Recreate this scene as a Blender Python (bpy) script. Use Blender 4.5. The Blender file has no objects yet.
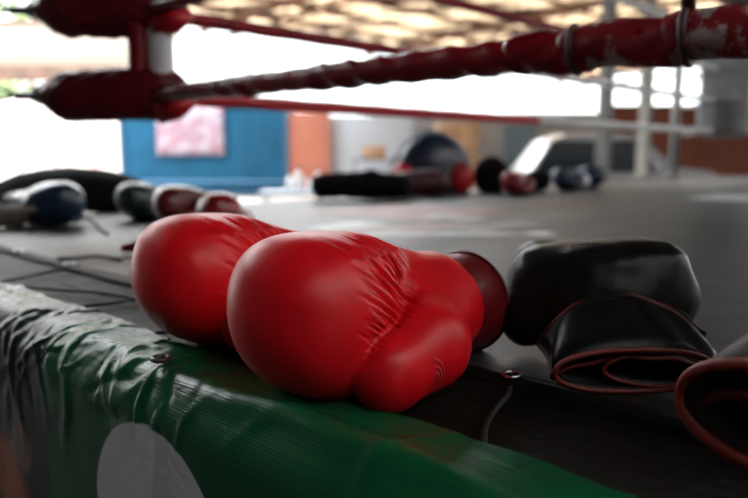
import bpy, math, random
import numpy as np
from mathutils import Vector, Matrix
random.seed(7); rng = np.random.default_rng(11)
S = bpy.context.scene; COL = S.collection
PI = math.pi
# ------------------------------------------------------------------ camera
CAM_H = .22; FPX = 700.0; PITCH = math.radians(7.9)
cd = bpy.data.cameras.new('camera'); cam = bpy.data.objects.new('camera', cd); COL.objects.link(cam)
cam.location = (0, 0, CAM_H); cam.rotation_euler = (PI/2-PITCH, 0, 0)
cd.sensor_width = 36; cd.lens = FPX*36/748; cd.clip_start = .02; cd.clip_end = 300
cd.dof.use_dof = True; cd.dof.focus_distance = .615; cd.dof.aperture_fstop = 3.7; cd.dof.aperture_blades = 0
S.camera = cam
# ------------------------------------------------------------------ sky, sun, exposure
W = bpy.data.worlds.new('world'); S.world = W; W.use_nodes = True
wn = W.node_tree.nodes; wl = W.node_tree.links
bg = wn['Background']
wtc = wn.new('ShaderNodeTexCoord'); wsx = wn.new('ShaderNodeSeparateXYZ'); wr = wn.new('ShaderNodeValToRGB')
wl.new(wtc.outputs['Generated'], wsx.inputs[0]); wl.new(wsx.outputs['Z'], wr.inputs[0]); wl.new(wr.outputs[0], bg.inputs[0])
wr.color_ramp.elements[0].position = 0.17; wr.color_ramp.elements[0].color = (.30, .315, .32, 1)   # overcast: about three times brighter overhead
wr.color_ramp.elements[1].position = .36; wr.color_ramp.elements[1].color = (.93, .97, 1, 1)
bg.inputs[1].default_value = 9.0
sl = bpy.data.lights.new('sun', 'SUN'); sun = bpy.data.objects.new('sun', sl); COL.objects.link(sun)
sl.energy = 1.6; sl.angle = .01; sl.color = (1, .93, .82)
def sun_from(az, el):     # azimuth clockwise from +Y
    a, e = math.radians(az), math.radians(el)
    d = Vector((math.sin(a)*math.cos(e), math.cos(a)*math.cos(e), math.sin(e)))
    sun.rotation_euler = d.to_track_quat('Z', 'Y').to_euler()
sun_from(35, 48)
S.view_settings.view_transform = 'Standard'; S.view_settings.look = 'None'
S.view_settings.gamma = 1; S.view_settings.use_curve_mapping = False
S.view_settings.exposure = 0.28
try:
    S.cycles.max_bounces = 8; S.cycles.diffuse_bounces = 4; S.cycles.use_denoising = True
    S.cycles.caustics_reflective = False; S.cycles.caustics_refractive = False
    S.cycles.sample_clamp_indirect = 6
except Exception: pass
# ------------------------------------------------------------------ geometry helpers
AZ = math.radians(46.7)
B = Vector((math.cos(AZ), math.sin(AZ), 0)); A = Vector((-math.sin(AZ), math.cos(AZ), 0))   # ring axes: u along B, v along A
def uv(u, v, z=0): return B*u + A*v + Vector((0, 0, z))
def ray(px, py):
    a = (px-374)/FPX; b = (249-py)/FPX; c, s = math.cos(PITCH), math.sin(PITCH)
    return Vector((a, c+b*s, -s+b*c))
def at(px, py, Y): d = ray(px, py); return Vector((0, 0, CAM_H)) + d*(Y/d.y)
def gnd(px, py, z=0.0): d = ray(px, py); return Vector((0, 0, CAM_H)) + d*((z-CAM_H)/d.z)
def touv(p): return Vector((p.dot(B), p.dot(A), p.z))
ANG = AZ    # rotation of ring frame

class MB:
    def __init__(s): s.v = []; s.f = []
    def add(s, vs, fs):
        n = len(s.v); s.v += [tuple(p) for p in vs]; s.f += [tuple(i+n for i in f) for f in fs]; return s
    def box(s, c, d, rot=0, R=None):
        M = R or Matrix.Rotation(rot, 3, 'Z')
        vs = [Vector(c) + M @ Vector((x*d[0]/2, y*d[1]/2, z*d[2]/2)) for x in (-1, 1) for y in (-1, 1) for z in (-1, 1)]
        return s.add(vs, [(0,1,3,2),(4,6,7,5),(0,4,5,1),(2,3,7,6),(0,2,6,4),(1,5,7,3)])
    def bar(s, a, b, w, h):
        a, b = Vector(a), Vector(b); d = b-a; q = d.to_track_quat('X', 'Z').to_matrix()
        return s.box((a+b)/2, (d.length, w, h), R=q)
    def tube(s, pts, r, seg=10, closed=False, caps=True, flat=1.0, rfun=None):
        pts = [Vector(p) for p in pts]; n = len(pts); rs = r if hasattr(r, '__len__') else [r]*n
        vs = []; up = Vector((0, 0, 1)); prev = None
        for i, p in enumerate(pts):
            t = ((pts[(i+1) % n] if closed or i < n-1 else p) - (pts[i-1] if closed or i > 0 else p)).normalized()
            if prev is None:
                a = up if abs(t.dot(up)) < .9 else Vector((1, 0, 0)); x = t.cross(a).normalized()
            else: x = (prev - t*prev.dot(t)).normalized()
            prev = x; y = x.cross(t)
            for k in range(seg):
                th = 2*PI*k/seg; rr = rs[i]*(rfun(th, i) if rfun else 1)
                vs.append(p + x*math.cos(th)*rr + y*math.sin(th)*rr*flat)
        fs = []
        for i in range(n if closed else n-1):
            for k in range(seg):
                a = i*seg+k; b = i*seg+(k+1) % seg; j = ((i+1) % n)*seg
                fs.append((a, b, j+(k+1) % seg, j+k))
        if caps and not closed: fs += [tuple(range(seg))[::-1], tuple((n-1)*seg+k for k in range(seg))]
        return s.add(vs, fs)
    def cyl(s, a, b, r, r2=None, seg=20): return s.tube([a, b], [r, r2 if r2 is not None else r], seg)
    def grid(s, P, flip=False):
        n, m = len(P), len(P[0]); vs = [p for row in P for p in row]; fs = []
        for i in range(n-1):
            for j in range(m-1):
                q = (i*m+j, i*m+j+1, (i+1)*m+j+1, (i+1)*m+j); fs.append(q[::-1] if flip else q)
        return s.add(vs, fs)
    def lathe(s, prof, seg=24, c=(0, 0, 0)):
        c = Vector(c)
        return s.grid([[c+Vector((r*math.cos(2*PI*k/seg), r*math.sin(2*PI*k/seg), z)) for k in range(seg+1)] for r, z in prof])
    def build(s, name, mat=None, parent=None, smooth=True, bevel=0, sub=0, solid=0, loc=None, rot=None):
        me = bpy.data.meshes.new(name); me.from_pydata(s.v, [], s.f); me.update()
        o = bpy.data.objects.new(name, me); COL.objects.link(o)
        if mat: me.materials.append(mat)
        if smooth: me.shade_smooth()
        if solid: m = o.modifiers.new('solid', 'SOLIDIFY'); m.thickness = solid; m.offset = 0
        if bevel: m = o.modifiers.new('bevel', 'BEVEL'); m.width = bevel; m.segments = 2; m.limit_method = 'ANGLE'; m.harden_normals = False
        if sub: m = o.modifiers.new('sub', 'SUBSURF'); m.levels = sub; m.render_levels = sub
        if parent: o.parent = parent
        if loc is not None: o.location = loc
        if rot is not None: o.rotation_euler = (0, 0, rot)
        return o
def tag(o, label=None, cat=None, group=None, kind=None):
    if label: o['label'] = label
    if cat: o['category'] = cat
    if group: o['group'] = group
    if kind: o['kind'] = kind
    return o
def struct(o): o['kind'] = 'structure'; return o
def empty(name, loc=(0, 0, 0), rz=0, **k):
    o = bpy.data.objects.new(name, None); o.empty_display_size = .05; COL.objects.link(o); o.location = loc; o.rotation_euler = (0, 0, rz)
    return tag(o, **k)
def mesh_np(name, V, Fc, mat, parent=None, normals=None):
    me = bpy.data.meshes.new(name)
    me.from_pydata([tuple(p) for p in V.tolist()], [], [tuple(f) for f in Fc.tolist()]); me.update(); me.shade_smooth()
    if normals is not None: me.normals_split_custom_set_from_vertices([tuple(n) for n in normals.tolist()])
    if mat: me.materials.append(mat)
    o = bpy.data.objects.new(name, me); COL.objects.link(o)
    if parent: o.parent = parent
    return o
def copy_thing(src, loc, rz, label, mats=None, group=None, rot=None, scale=None):
    c = src.copy(); COL.objects.link(c); c.location = loc; c.rotation_euler = rot or (0, 0, rz); c['label'] = label
    if scale: c.scale = (scale,)*3
    if group: c['group'] = group
    for ch in list(src.children):
        d = ch.copy(); COL.objects.link(d); d.parent = c
        if mats:
            d.data = ch.data.copy()
            d.data.materials.clear(); d.data.materials.append(mats.get(ch.name.split('.')[0], mats['*']))
        for g in ch.children:
            e = g.copy(); COL.objects.link(e); e.parent = d
    return c

# ------------------------------------------------------------------ signed distance modelling (numpy surface nets)
def smin(a, b, k):
    h = np.clip(.5+.5*(b-a)/k, 0, 1); return b*(1-h)+a*h - k*h*(1-h)
def ell(P, c, r, R=None):
    Q = P-np.array(c)
    if R is not None: Q = Q @ np.array(R)
    r = np.array(r); k0 = np.linalg.norm(Q/r, axis=-1); k1 = np.linalg.norm(Q/(r*r), axis=-1)
    return k0*(k0-1)/np.maximum(k1, 1e-9)
def sell(P, c, r, n=2.6, R=None):      # squarish ellipsoid
    Q = P-np.array(c)
    if R is not None: Q = Q @ np.array(R)
    k = (np.abs(Q/np.array(r))**n).sum(-1)**(1/n); return (k-1)*min(r)
def capsule(P, a, b, ra, rb, flat=None):
    a = np.array(a); b = np.array(b); d = b-a; t = np.clip(((P-a)@d)/(d@d), 0, 1)
    Q = P-(a+t[..., None]*d)
    if flat is not None: Q = Q/np.array(flat)
    return np.linalg.norm(Q, axis=-1)-(ra+(rb-ra)*t)
def snet(f, lo, hi, h):
    lo = np.array(lo, float); hi = np.array(hi, float); n = np.ceil((hi-lo)/h).astype(int)+1
    ax = [lo[i]+h*np.arange(n[i]) for i in range(3)]
    G = np.stack(np.meshgrid(*ax, indexing='ij'), -1); D = f(G.reshape(-1, 3)).reshape(n)
    s = D < 0; cn = n-1
    acc = np.zeros((*cn, 3)); cnt = np.zeros(cn)
    edges = []
    for d in range(3):
        sa = [slice(None)]*3; sb = [slice(None)]*3; sa[d] = slice(0, -1); sb[d] = slice(1, None)
        a = D[tuple(sa)]; b = D[tuple(sb)]; cr = s[tuple(sa)] != s[tuple(sb)]
        t = np.where(cr, a/np.where(cr, a-b, 1), 0)
        idx = np.argwhere(cr); pos = lo+h*idx.astype(float); pos[:, d] += h*t[cr]
        o1, o2 = [(1, 2), (2, 0), (0, 1)][d]
        for i in (0, 1):
            for j in (0, 1):
                c = idx.copy(); c[:, o1] -= i; c[:, o2] -= j
                ok = ((c >= 0) & (c < cn)).all(1)
                np.add.at(acc, tuple(c[ok].T), pos[ok]); np.add.at(cnt, tuple(c[ok].T), 1)
        edges.append((d, o1, o2, idx, s[tuple(sa)][cr]))
    m = cnt > 0; ids = -np.ones(cn, int); ids[m] = np.arange(m.sum()); V = acc[m]/cnt[m][:, None]
    Fs = []
    for d, o1, o2, idx, ins in edges:
        q = []
        ok = np.ones(len(idx), bool)
        for i, j in ((0, 0), (1, 0), (1, 1), (0, 1)):
            c = idx.copy(); c[:, o1] -= i; c[:, o2] -= j
            ok &= ((c >= 0) & (c < cn)).all(1); q.append(np.clip(c, 0, cn-1))
        Q = np.stack([ids[tuple(c.T)] for c in q], 1)[ok]; ins = ins[ok]
        Q[~ins] = Q[~ins][:, ::-1]; Fs.append(Q)
    Fc = np.concatenate(Fs)
    for _ in range(2):
        g = grad(f, V); V = V-g*f(V)[:, None]*.9
    return V, Fc
def grad(f, V, e=4e-4):
    g = np.stack([f(V+np.eye(3)[i]*e)-f(V-np.eye(3)[i]*e) for i in range(3)], 1)
    return g/np.maximum(np.linalg.norm(g, axis=1, keepdims=True), 1e-9)
def vnormals(V, Fc):
    n = np.zeros_like(V); a, b, c, d = (V[Fc[:, i]] for i in range(4)); fn = np.cross(c-a, d-b)
    for i in range(4): np.add.at(n, Fc[:, i], fn)
    return n/np.maximum(np.linalg.norm(n, axis=1, keepdims=True), 1e-12)
def wave(P, fr, seed=0, oct=3):
    r = np.random.default_rng(seed); o = np.zeros(len(P))
    for k in range(oct*4):
        w = r.normal(size=3)*fr*(1.7**(k//4)); o += np.sin(P@w+r.uniform(0, 6.28))/(1.7**(k//4))
    return o/4
def split_build(V, Fc, N, cls, names, mats, parent):
    out = []
    fc = cls[Fc].max(1)
    for k, nm in enumerate(names):
        q = Fc[fc == k]
        if not len(q): continue
        u, inv = np.unique(q, return_inverse=True)
        out.append(mesh_np(nm, V[u], inv.reshape(q.shape), mats[k], parent, N[u]))
    return out

# ------------------------------------------------------------------ materials
def nodes(name):
    m = bpy.data.materials.new(name); m.use_nodes = True; nt = m.node_tree; return m, nt, nt.nodes, nt.links, nt.nodes['Principled BSDF']
def mat(name, col, rough=.5, metal=0, spec=.5, var=0, vscale=8, bump=0, bscale=60, coat=0, sheen=0, tex='NOISE', coords='Object', col2=None, bdist=.002):
    m, nt, N, L, b = nodes(name)
    b.inputs['Base Color'].default_value = (*col, 1); b.inputs['Roughness'].default_value = rough; b.inputs['Metallic'].default_value = metal
    b.inputs['Specular IOR Level'].default_value = spec; b.inputs['Coat Weight'].default_value = coat; b.inputs['Coat Roughness'].default_value = .25
    if sheen: b.inputs['Sheen Weight'].default_value = sheen
    tc = N.new('ShaderNodeTexCoord')
    if var or col2:
        n = N.new('ShaderNodeTexNoise'); n.inputs['Scale'].default_value = vscale; n.inputs['Detail'].default_value = 6
        r = N.new('ShaderNodeValToRGB'); r.color_ramp.elements[0].position = .35; r.color_ramp.elements[1].position = .65
        c2 = col2 or tuple(min(1, c*(1+var)) for c in col); c1 = col if col2 else tuple(c*(1-var) for c in col)
        r.color_ramp.elements[0].color = (*c1, 1); r.color_ramp.elements[1].color = (*c2, 1)
        L.new(tc.outputs[coords], n.inputs['Vector']); L.new(n.outputs[0], r.inputs[0]); L.new(r.outputs[0], b.inputs['Base Color'])
        mr = N.new('ShaderNodeMapRange'); mr.inputs[3].default_value = rough*.85; mr.inputs[4].default_value = min(1, rough*1.2)
        L.new(n.outputs[0], mr.inputs[0]); L.new(mr.outputs[0], b.inputs['Roughness'])
    if bump:
        if tex == 'VORONOI': n = N.new('ShaderNodeTexVoronoi'); n.feature = 'SMOOTH_F1'
        else: n = N.new('ShaderNodeTexNoise'); n.inputs['Detail'].default_value = 4
        n.inputs['Scale'].default_value = bscale
        bp = N.new('ShaderNodeBump'); bp.inputs['Strength'].default_value = bump; bp.inputs['Distance'].default_value = bdist
        L.new(tc.outputs[coords], n.inputs['Vector']); L.new(n.outputs[0], bp.inputs['Height']); L.new(bp.outputs[0], b.inputs['Normal'])
    return m
LEA = dict(bump=.12, bscale=900, tex='VORONOI', bdist=.0006)
M = {}
M['red_leather'] = mat('red_leather', (.80, .006, .013), .35, spec=.36, var=.06, vscale=6, **LEA)
M['red_cuff'] = mat('dark_red_leather', (.16, .006, .010), .36, spec=.3, var=.1, **LEA)
M['lining'] = mat('black_lining', (.01, .01, .011), .9)
M['black_leather'] = mat('black_leather', (.008, .0075, .007), .33, spec=.16, var=.2, vscale=30, bump=.2, bscale=500, tex='VORONOI', bdist=.0008)
M['fleece'] = mat('black_fleece', (.006, .006, .007), .95, bump=.8, bscale=500, bdist=.004)
M['piping'] = mat('red_brown_piping', (.20, .022, .012), .45, bump=.3, bscale=300)
M['thread'] = mat('thread', (.35, .16, .10), .7)
M['emblem'] = mat('emblem_print', (.78, .04, .045), .4)
M['black_emblem'] = mat('worn_emblem_print', (.05, .047, .045), .5)
M['cord'] = mat('black_cord', (.012, .011, .010), .7, bump=.5, bscale=400)
M['steel'] = mat('eyelet_steel', (.55, .56, .57), .3, 1)
M['vinyl_red'] = mat('red_vinyl', (.25, .007, .014), .24, spec=.3, var=.25, vscale=10, bump=.22, bscale=22, bdist=.008)
M['vinyl_dark'] = mat('dark_red_vinyl', (.11, .005, .010), .35, spec=.25, var=.3, vscale=6, bump=.4, bscale=14, bdist=.02)
M['vinyl_bright'] = mat('bright_red_vinyl', (.50, .008, .02), .3, var=.1)
M['vinyl_white'] = mat('white_vinyl', (.70, .71, .72), .35, var=.12)
M['vinyl_grey'] = mat('grey_vinyl', (.30, .31, .32), .4, var=.15)
M['tape'] = mat('dark_tape', (.05, .006, .01), .5)

# ------------------------------------------------------------------ hall and yard
GZ = -1.0
m, nt, N, L, b = nodes('concrete_floor')
b.inputs['Roughness'].default_value = .8; b.inputs['Specular IOR Level'].default_value = .2
tc = N.new('ShaderNodeTexCoord'); n = N.new('ShaderNodeTexNoise'); n.inputs['Scale'].default_value = .8; n.inputs['Detail'].default_value = 8
r = N.new('ShaderNodeValToRGB'); r.color_ramp.elements[0].color = (.022, .021, .02, 1); r.color_ramp.elements[1].color = (.05, .048, .046, 1)
L.new(tc.outputs['Object'], n.inputs[0]); L.new(n.outputs[0], r.inputs[0]); L.new(r.outputs[0], b.inputs['Base Color']); M['concrete'] = m
M['yard'] = mat('sunlit_yard', (.48, .44, .40), .9, var=.1, vscale=.5)
V_E = 13.6      # eave distance along A, u free
H_R = 3.05      # roof height above the mat
MB().add([uv(-2.6, -5, GZ), uv(26, -5, GZ), uv(26, V_E-.3, GZ), uv(-2.6, V_E-.3, GZ)], [(0, 1, 2, 3)]).build('floor', M['concrete'], smooth=False)
struct(bpy.data.objects['floor'])
struct(MB().add([uv(-60, -40, GZ-.03), uv(90, -40, GZ-.03), uv(90, 110, GZ-.03), uv(-60, 110, GZ-.03)], [(0, 1, 2, 3)]).build('ground_yard', M['yard'], smooth=False))
# corrugated roof over the hall
m, nt, N, L, b = nodes('roof_sheet')
tc = N.new('ShaderNodeTexCoord'); mp = N.new('ShaderNodeMapping'); mp.inputs['Scale'].default_value = (.6, 3.0, 1)
n = N.new('ShaderNodeTexNoise'); n.inputs['Scale'].default_value = 1.0; n.inputs['Detail'].default_value = 5
r = N.new('ShaderNodeValToRGB'); r.color_ramp.elements[0].position = .38; r.color_ramp.elements[0].color = (.22, .115, .06, 1)
r.color_ramp.elements[1].position = .60; r.color_ramp.elements[1].color = (.80, .60, .42, 1)
L.new(tc.outputs['Object'], mp.inputs[0]); L.new(mp.outputs[0], n.inputs[0]); L.new(n.outputs[0], r.inputs[0]); L.new(r.outputs[0], b.inputs['Base Color'])
b.inputs['Roughness'].default_value = .6; M['roof'] = m
tr = N.new('ShaderNodeBsdfTranslucent'); tr.inputs[0].default_value = (1, .72, .45, 1); ms = N.new('ShaderNodeMixShader'); rm = N.new('ShaderNodeMapRange')
rm.inputs[1].default_value = .45; rm.inputs[2].default_value = .62; rm.inputs[3].default_value = 0; rm.inputs[4].default_value = .30
L.new(n.outputs[0], rm.inputs[0]); L.new(rm.outputs[0], ms.inputs[0]); L.new(b.outputs[0], ms.inputs[1]); L.new(tr.outputs[0], ms.inputs[2]); L.new(ms.outputs[0], N['Material Output'].inputs[0])
U0, U1, V0 = -2.6, 26.0, -5.0
def roofz(v): return H_R + (V_E-v)*.06
M['roof_shade'] = mat('shading_roof_sheet', (.035, .028, .024), .8, var=.3, vscale=2)  # unseen sheet, kept dark to hold down overhead light and reflections
V_S, V_G = 5.6, 9.2      # unseen dark sheets shade the ring, open sky strip backlights it, then translucent eave
M['fill_sheet'] = mat('milky_fill_sheet', (.8, .8, .78), .5)  # translucent strip added out of view behind the camera as soft fill
nt = M['fill_sheet'].node_tree; tr = nt.nodes.new('ShaderNodeBsdfTranslucent'); tr.inputs[0].default_value = (.95, .95, .92, 1); ms = nt.nodes.new('ShaderNodeMixShader'); ms.inputs[0].default_value = .36
nt.links.new(nt.nodes['Principled BSDF'].outputs[0], ms.inputs[1]); nt.links.new(tr.outputs[0], ms.inputs[2]); nt.links.new(ms.outputs[0], nt.nodes['Material Output'].inputs[0])
for nm, va_, vb_, mt_ in (('roof_rear_fill', V0, -2.4, M['fill_sheet']), ('roof', -2.5, V_S, M['roof_shade']), ('roof_eave', V_G, V_E, M['roof']), ('roof_right', V_S-.05, V_G+.05, M['roof'])):
    cs = []; ua_ = 9.0 if nm == 'roof_right' else U0
    for k in range(int((U1-ua_)/.045)):
        u = ua_+k*.045; z = .018*math.sin(2*PI*u/.18)
        cs.append([uv(u, v, roofz(v)+z) for v in (va_, vb_)])
    struct(MB().grid(cs).build(nm, mt_))
M['purlin'] = mat('rusty_purlin', (.16, .075, .04), .7, var=.3, vscale=3)
mb = MB()
for i in range(16):
    v = V_E-.15-i*1.15; mb.bar(uv(U0, v, roofz(v)-.07), uv(U1, v, roofz(v)-.07), .05, .1)
struct(mb.build('ceiling_purlins', M['purlin'], smooth=False))
mb = MB()
for i in range(6):
    u = -1.5+i*5.2
    mb.bar(uv(u, V0, roofz(V0)-.2), uv(u, V_E, roofz(V_E)-.2), .07, .14)
    mb.bar(uv(u, V0, roofz(V0)-.62), uv(u, V_E, roofz(V_E)-.5), .06, .06)
    for k in range(15):
        v = V_E-1.5*k; mb.bar(uv(u, v, roofz(v)-.22), uv(u, v-.75, roofz(v)-.55), .03, .03); mb.bar(uv(u, v-1.5, roofz(v)-.22), uv(u, v-.75, roofz(v)-.55), .03, .03)
struct(mb.build('beam_trusses', M['purlin'], smooth=False))
# unseen walls shaped for light: pale rear bounces fill, dark side blocks the left
M['plaster'] = mat('bounce_plaster', (.78, .75, .72), .9, var=.15, vscale=1)
struct(MB().bar(uv(U0, V0, 1.8), uv(U1, V0, 1.8), .15, 5.8).build('wall_rear_bounce', M['plaster'], smooth=False))
struct(MB().bar(uv(U0, V0, 1.8), uv(U0, V_E, 1.8), .15, 5.8).build('wall_side_block', mat('light_block_dark', (.05, .05, .05), .9), smooth=False))

# columns holding the eave (right part of the picture)
M['col_dark'] = mat('dark_steel_column', (.10, .095, .09), .6, var=.2, vscale=4)
M['col_pale'] = mat('pale_concrete_column', (.34, .32, .29), .8, var=.15, vscale=5)
def column(px, Y, w, m_, label):
    p = at(px, 100, Y); t = empty('column', (p.x, p.y, GZ), ANG, label=label, cat='column'); t['kind'] = 'structure'
    top = roofz(touv(p).y)-.3-GZ if touv(p).y < V_E else 4
    MB().box((0, 0, top/2), (w, w, top)).build('shaft', m_, t, bevel=.01, smooth=False)
    MB().box((0, 0, .12), (w*1.6, w*1.6, .24)).build('plinth', M['col_pale'], t, bevel=.01, smooth=False)
    return t
column(606, 10.5, .17, M['col_dark'], 'slim dark roof column in front of the parked car')
column(646, 11.5, .17, M['col_pale'], 'pale roof column between the dark column and the corner pad')

# far walls
def brickmat(name, c1, c2, mortar, sc):
    m, nt, N, L, b = nodes(name)
    tc = N.new('ShaderNodeTexCoord'); br = N.new('ShaderNodeTexBrick'); br.inputs['Scale'].default_value = sc
    br.inputs['Color1'].default_value = (*c1, 1); br.inputs['Color2'].default_value = (*c2, 1); br.inputs['Mortar'].default_value = (*mortar, 1)
    mp = N.new('ShaderNodeMapping'); mp.inputs['Rotation'].default_value = (PI/2, 0, 0)
    L.new(tc.outputs['Object'], mp.inputs[0]); L.new(mp.outputs[0], br.inputs[0]); L.new(br.outputs[0], b.inputs['Base Color']); b.inputs['Roughness'].default_value = .9
    return m
M['brick'] = brickmat('orange_brick', (.22, .06, .032), (.18, .05, .03), (.16, .065, .04), 4)
M['wall_salmon'] = mat('salmon_paint', (.33, .11, .07), .85, var=.08, vscale=2)
M['wall_white'] = mat('bluish_white_paint', (.40, .44, .50), .85, var=.06, vscale=1)
M['wall_grey'] = mat('grey_wall', (.29, .31, .34), .85, var=.12, vscale=1)
def facade(name, x0, x1, ytop, Y, mt, th=.25):
    a = at(x0, ytop, Y); b_ = at(x1, ytop, Y); h = a.z-GZ
    o = MB().box((0, 0, h/2), (b_.x-a.x, th, h)).build(name, mt, smooth=False, loc=((a.x+b_.x)/2, Y+th/2, GZ)); return struct(o)
facade('wall_salmon', 288, 329, 112, 19.6, M['wall_salmon'])
facade('wall_white', 329, 412, 116, 19.9, M['wall_white'])
facade('wall_grey', 412, 625, 113, 20.3, M['wall_grey'])
facade('wall_brick', 612, 900, 105, 16.5, M['brick'])
# blue-grey roller shutter in the grey wall
M['shutter'] = mat('blue_grey_shutter', (.14, .22, .30), .6, var=.1)
a = at(505, 128, 20.2); b_ = at(535, 190, 20.2); mb = MB()
for k in range(14): mb.box(((b_.x-a.x)/2, 0, .08+k*.14), (b_.x-a.x, .06, .13))
o = mb.build('shutter_door', M['shutter'], smooth=False, loc=(a.x, 20.26, GZ)); struct(o)

# blue shipping container
M['cont'] = mat('blue_container_paint', (.010, .066, .125), .8, spec=.15, var=.14, vscale=1.5)
M['cont_frame'] = mat('blue_container_frame', (.010, .055, .11), .5, var=.1)
YC = 19.5
a = at(117, 103, YC); b_ = at(288, 190, YC); cw = b_.x-a.x; ch = a.z-GZ
t = empty('shipping_container', (a.x, YC, GZ), 0, label='blue corrugated shipping container standing in the yard beyond the ring', cat='shipping container')
P = []; x = .1
prof = [(0, 0), (.07, 0), (.105, .04), (.175, .04), (.21, 0)]
xs = []
while x < cw-.3:
    for dx, dy in prof[:-1]: xs.append((x+dx, dy))
    x += .21
xs.append((cw-.1, 0))
MB().grid([[Vector((x, y+.03, .15)) for x, y in xs], [Vector((x, y+.03, ch-.12)) for x, y in xs]]).build('side_panel', M['cont'], t, smooth=False)
mb = MB(); mb.box((cw/2, 0.05, .08), (cw, .12, .16)); mb.box((cw/2, .05, ch-.06), (cw, .12, .12)); mb.box((.06, .05, ch/2), (.12, .12, ch-.02)); mb.box((cw-.06, .05, ch/2), (.12, .12, ch-.02))
mb.build('frame', M['cont_frame'], t, smooth=False)
MB().box((cw/2, 1.28, ch/2), (cw-.06, 2.3, ch-.06)).build('body', M['cont'], t, smooth=False)
mb = MB(); mb.box((cw*.5, -.12, .42), (cw*1.0, .1, .06)); mb.build('rail', mat('pale_blue_rail', (.06, .15, .26), .5), t, smooth=False)
# poster on the container
m, nt, N, L, b = nodes('faded_poster')
tc = N.new('ShaderNodeTexCoord'); vo = N.new('ShaderNodeTexVoronoi'); vo.inputs['Scale'].default_value = 2.6; n = N.new('ShaderNodeTexNoise'); n.inputs['Scale'].default_value = 2.5
r = N.new('ShaderNodeValToRGB'); cr = r.color_ramp; cr.elements[0].position = .3; cr.elements[0].color = (.20, .18, .23, 1); cr.elements[1].position = .7; cr.elements[1].color = (.27, .21, .25, 1)
e = cr.elements.new(.45); e.color = (.20, .08, .10, 1); e = cr.elements.new(.56); e.color = (.23, .20, .24, 1)
L.new(tc.outputs['Object'], n.inputs[0]); L.new(n.outputs[0], r.inputs[0]); L.new(r.outputs[0], b.inputs['Base Color']); b.inputs['Roughness'].default_value = .5
a = at(155, 106, YC-.1); b_ = at(224, 155, YC-.1)
t = empty('poster', (a.x, YC-.06, b_.z), 0, label='faded pinkish poster hung on the blue container', cat='poster')
mb = MB(); w_, h_ = b_.x-a.x, a.z-b_.z
mb.grid([[Vector((w_*i/12, .01*math.sin(i*.9)-.02, h_*j/6)) for i in range(13)] for j in range(7)]); mb.build('sheet', m, t, solid=.006)
for q in ((0.05, h_-.05), (w_-.05, h_-.05), (.05, .05), (w_-.05, .05)): MB().cyl((q[0], -.05, q[1]), (q[0], 0.02, q[1]), .025).build('fixing', M['steel'], t)

# things along the far walls
M['tan'] = mat('tan_cloth', (.42, .27, .17), .9, var=.2); M['pale'] = mat('pale_plastic', (.75, .76, .76), .4)
M['dgrey'] = mat('dark_grey_paint', (.07, .075, .08), .6, var=.2)
t = empty('punching_bag', at(362, 190, 18.6)*1, 0, label='dark round-topped wall fan head beside the tan cloth on the white wall', cat='fan'); bpy.data.objects.remove(t)
def stack(name, label, cat, px, ytop, Y, w, parts_):   # simple furniture: list of (part name, material, centre offset, size)
    p = at(px, ytop, Y); t = empty(name, (p.x, Y, GZ), 0, label=label, cat=cat)
    H = p.z-GZ
    for nm, mt, c, d in parts_: MB().box((c[0]*w, c[1]*w, c[2]*H), (d[0]*w, d[1]*w, d[2]*H)).build(nm, mt, t, bevel=.02)
    return t
stack('metal_cabinet', 'tan cupboard with open doors against the grey wall', 'cabinet', 457, 122, 19.4, 1.1,
      [('body', M['tan'], (0, 0, .5), (1, .5, .96)), ('door', M['tan'], (-.27, -.26, .5), (.5, .04, .9)), ('door', M['tan'], (.27, -.26, .5), (.5, .04, .9)), ('leg', M['dgrey'], (-.4, 0, .01), (.06, .06, .02)), ('leg', M['dgrey'], (.4, 0, .01), (.06, .06, .02))])
stack('storage_shelf', 'low grey shelf with a tan box against the white wall', 'shelf', 377, 143, 18.9, 1.0,
      [('board', M['dgrey'], (0, 0, .35), (1.2, .4, .03)), ('board', M['dgrey'], (0, 0, .7), (1.2, .4, .03)), ('upright', M['dgrey'], (-.6, 0, .37), (.04, .4, .74)), ('upright', M['dgrey'], (.6, 0, .37), (.04, .4, .74))])
p = at(374, 150, 18.9); MB().box((0, 0, .17), (.62, .4, .34)).build('cardboard_box', M['tan'], bevel=.02, loc=(p.x, 18.9, GZ+(at(377, 143, 18.9).z-GZ)*.715))
tag(bpy.data.objects['cardboard_box'], 'tan box standing on the low grey shelf by the white wall', 'box')
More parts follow.
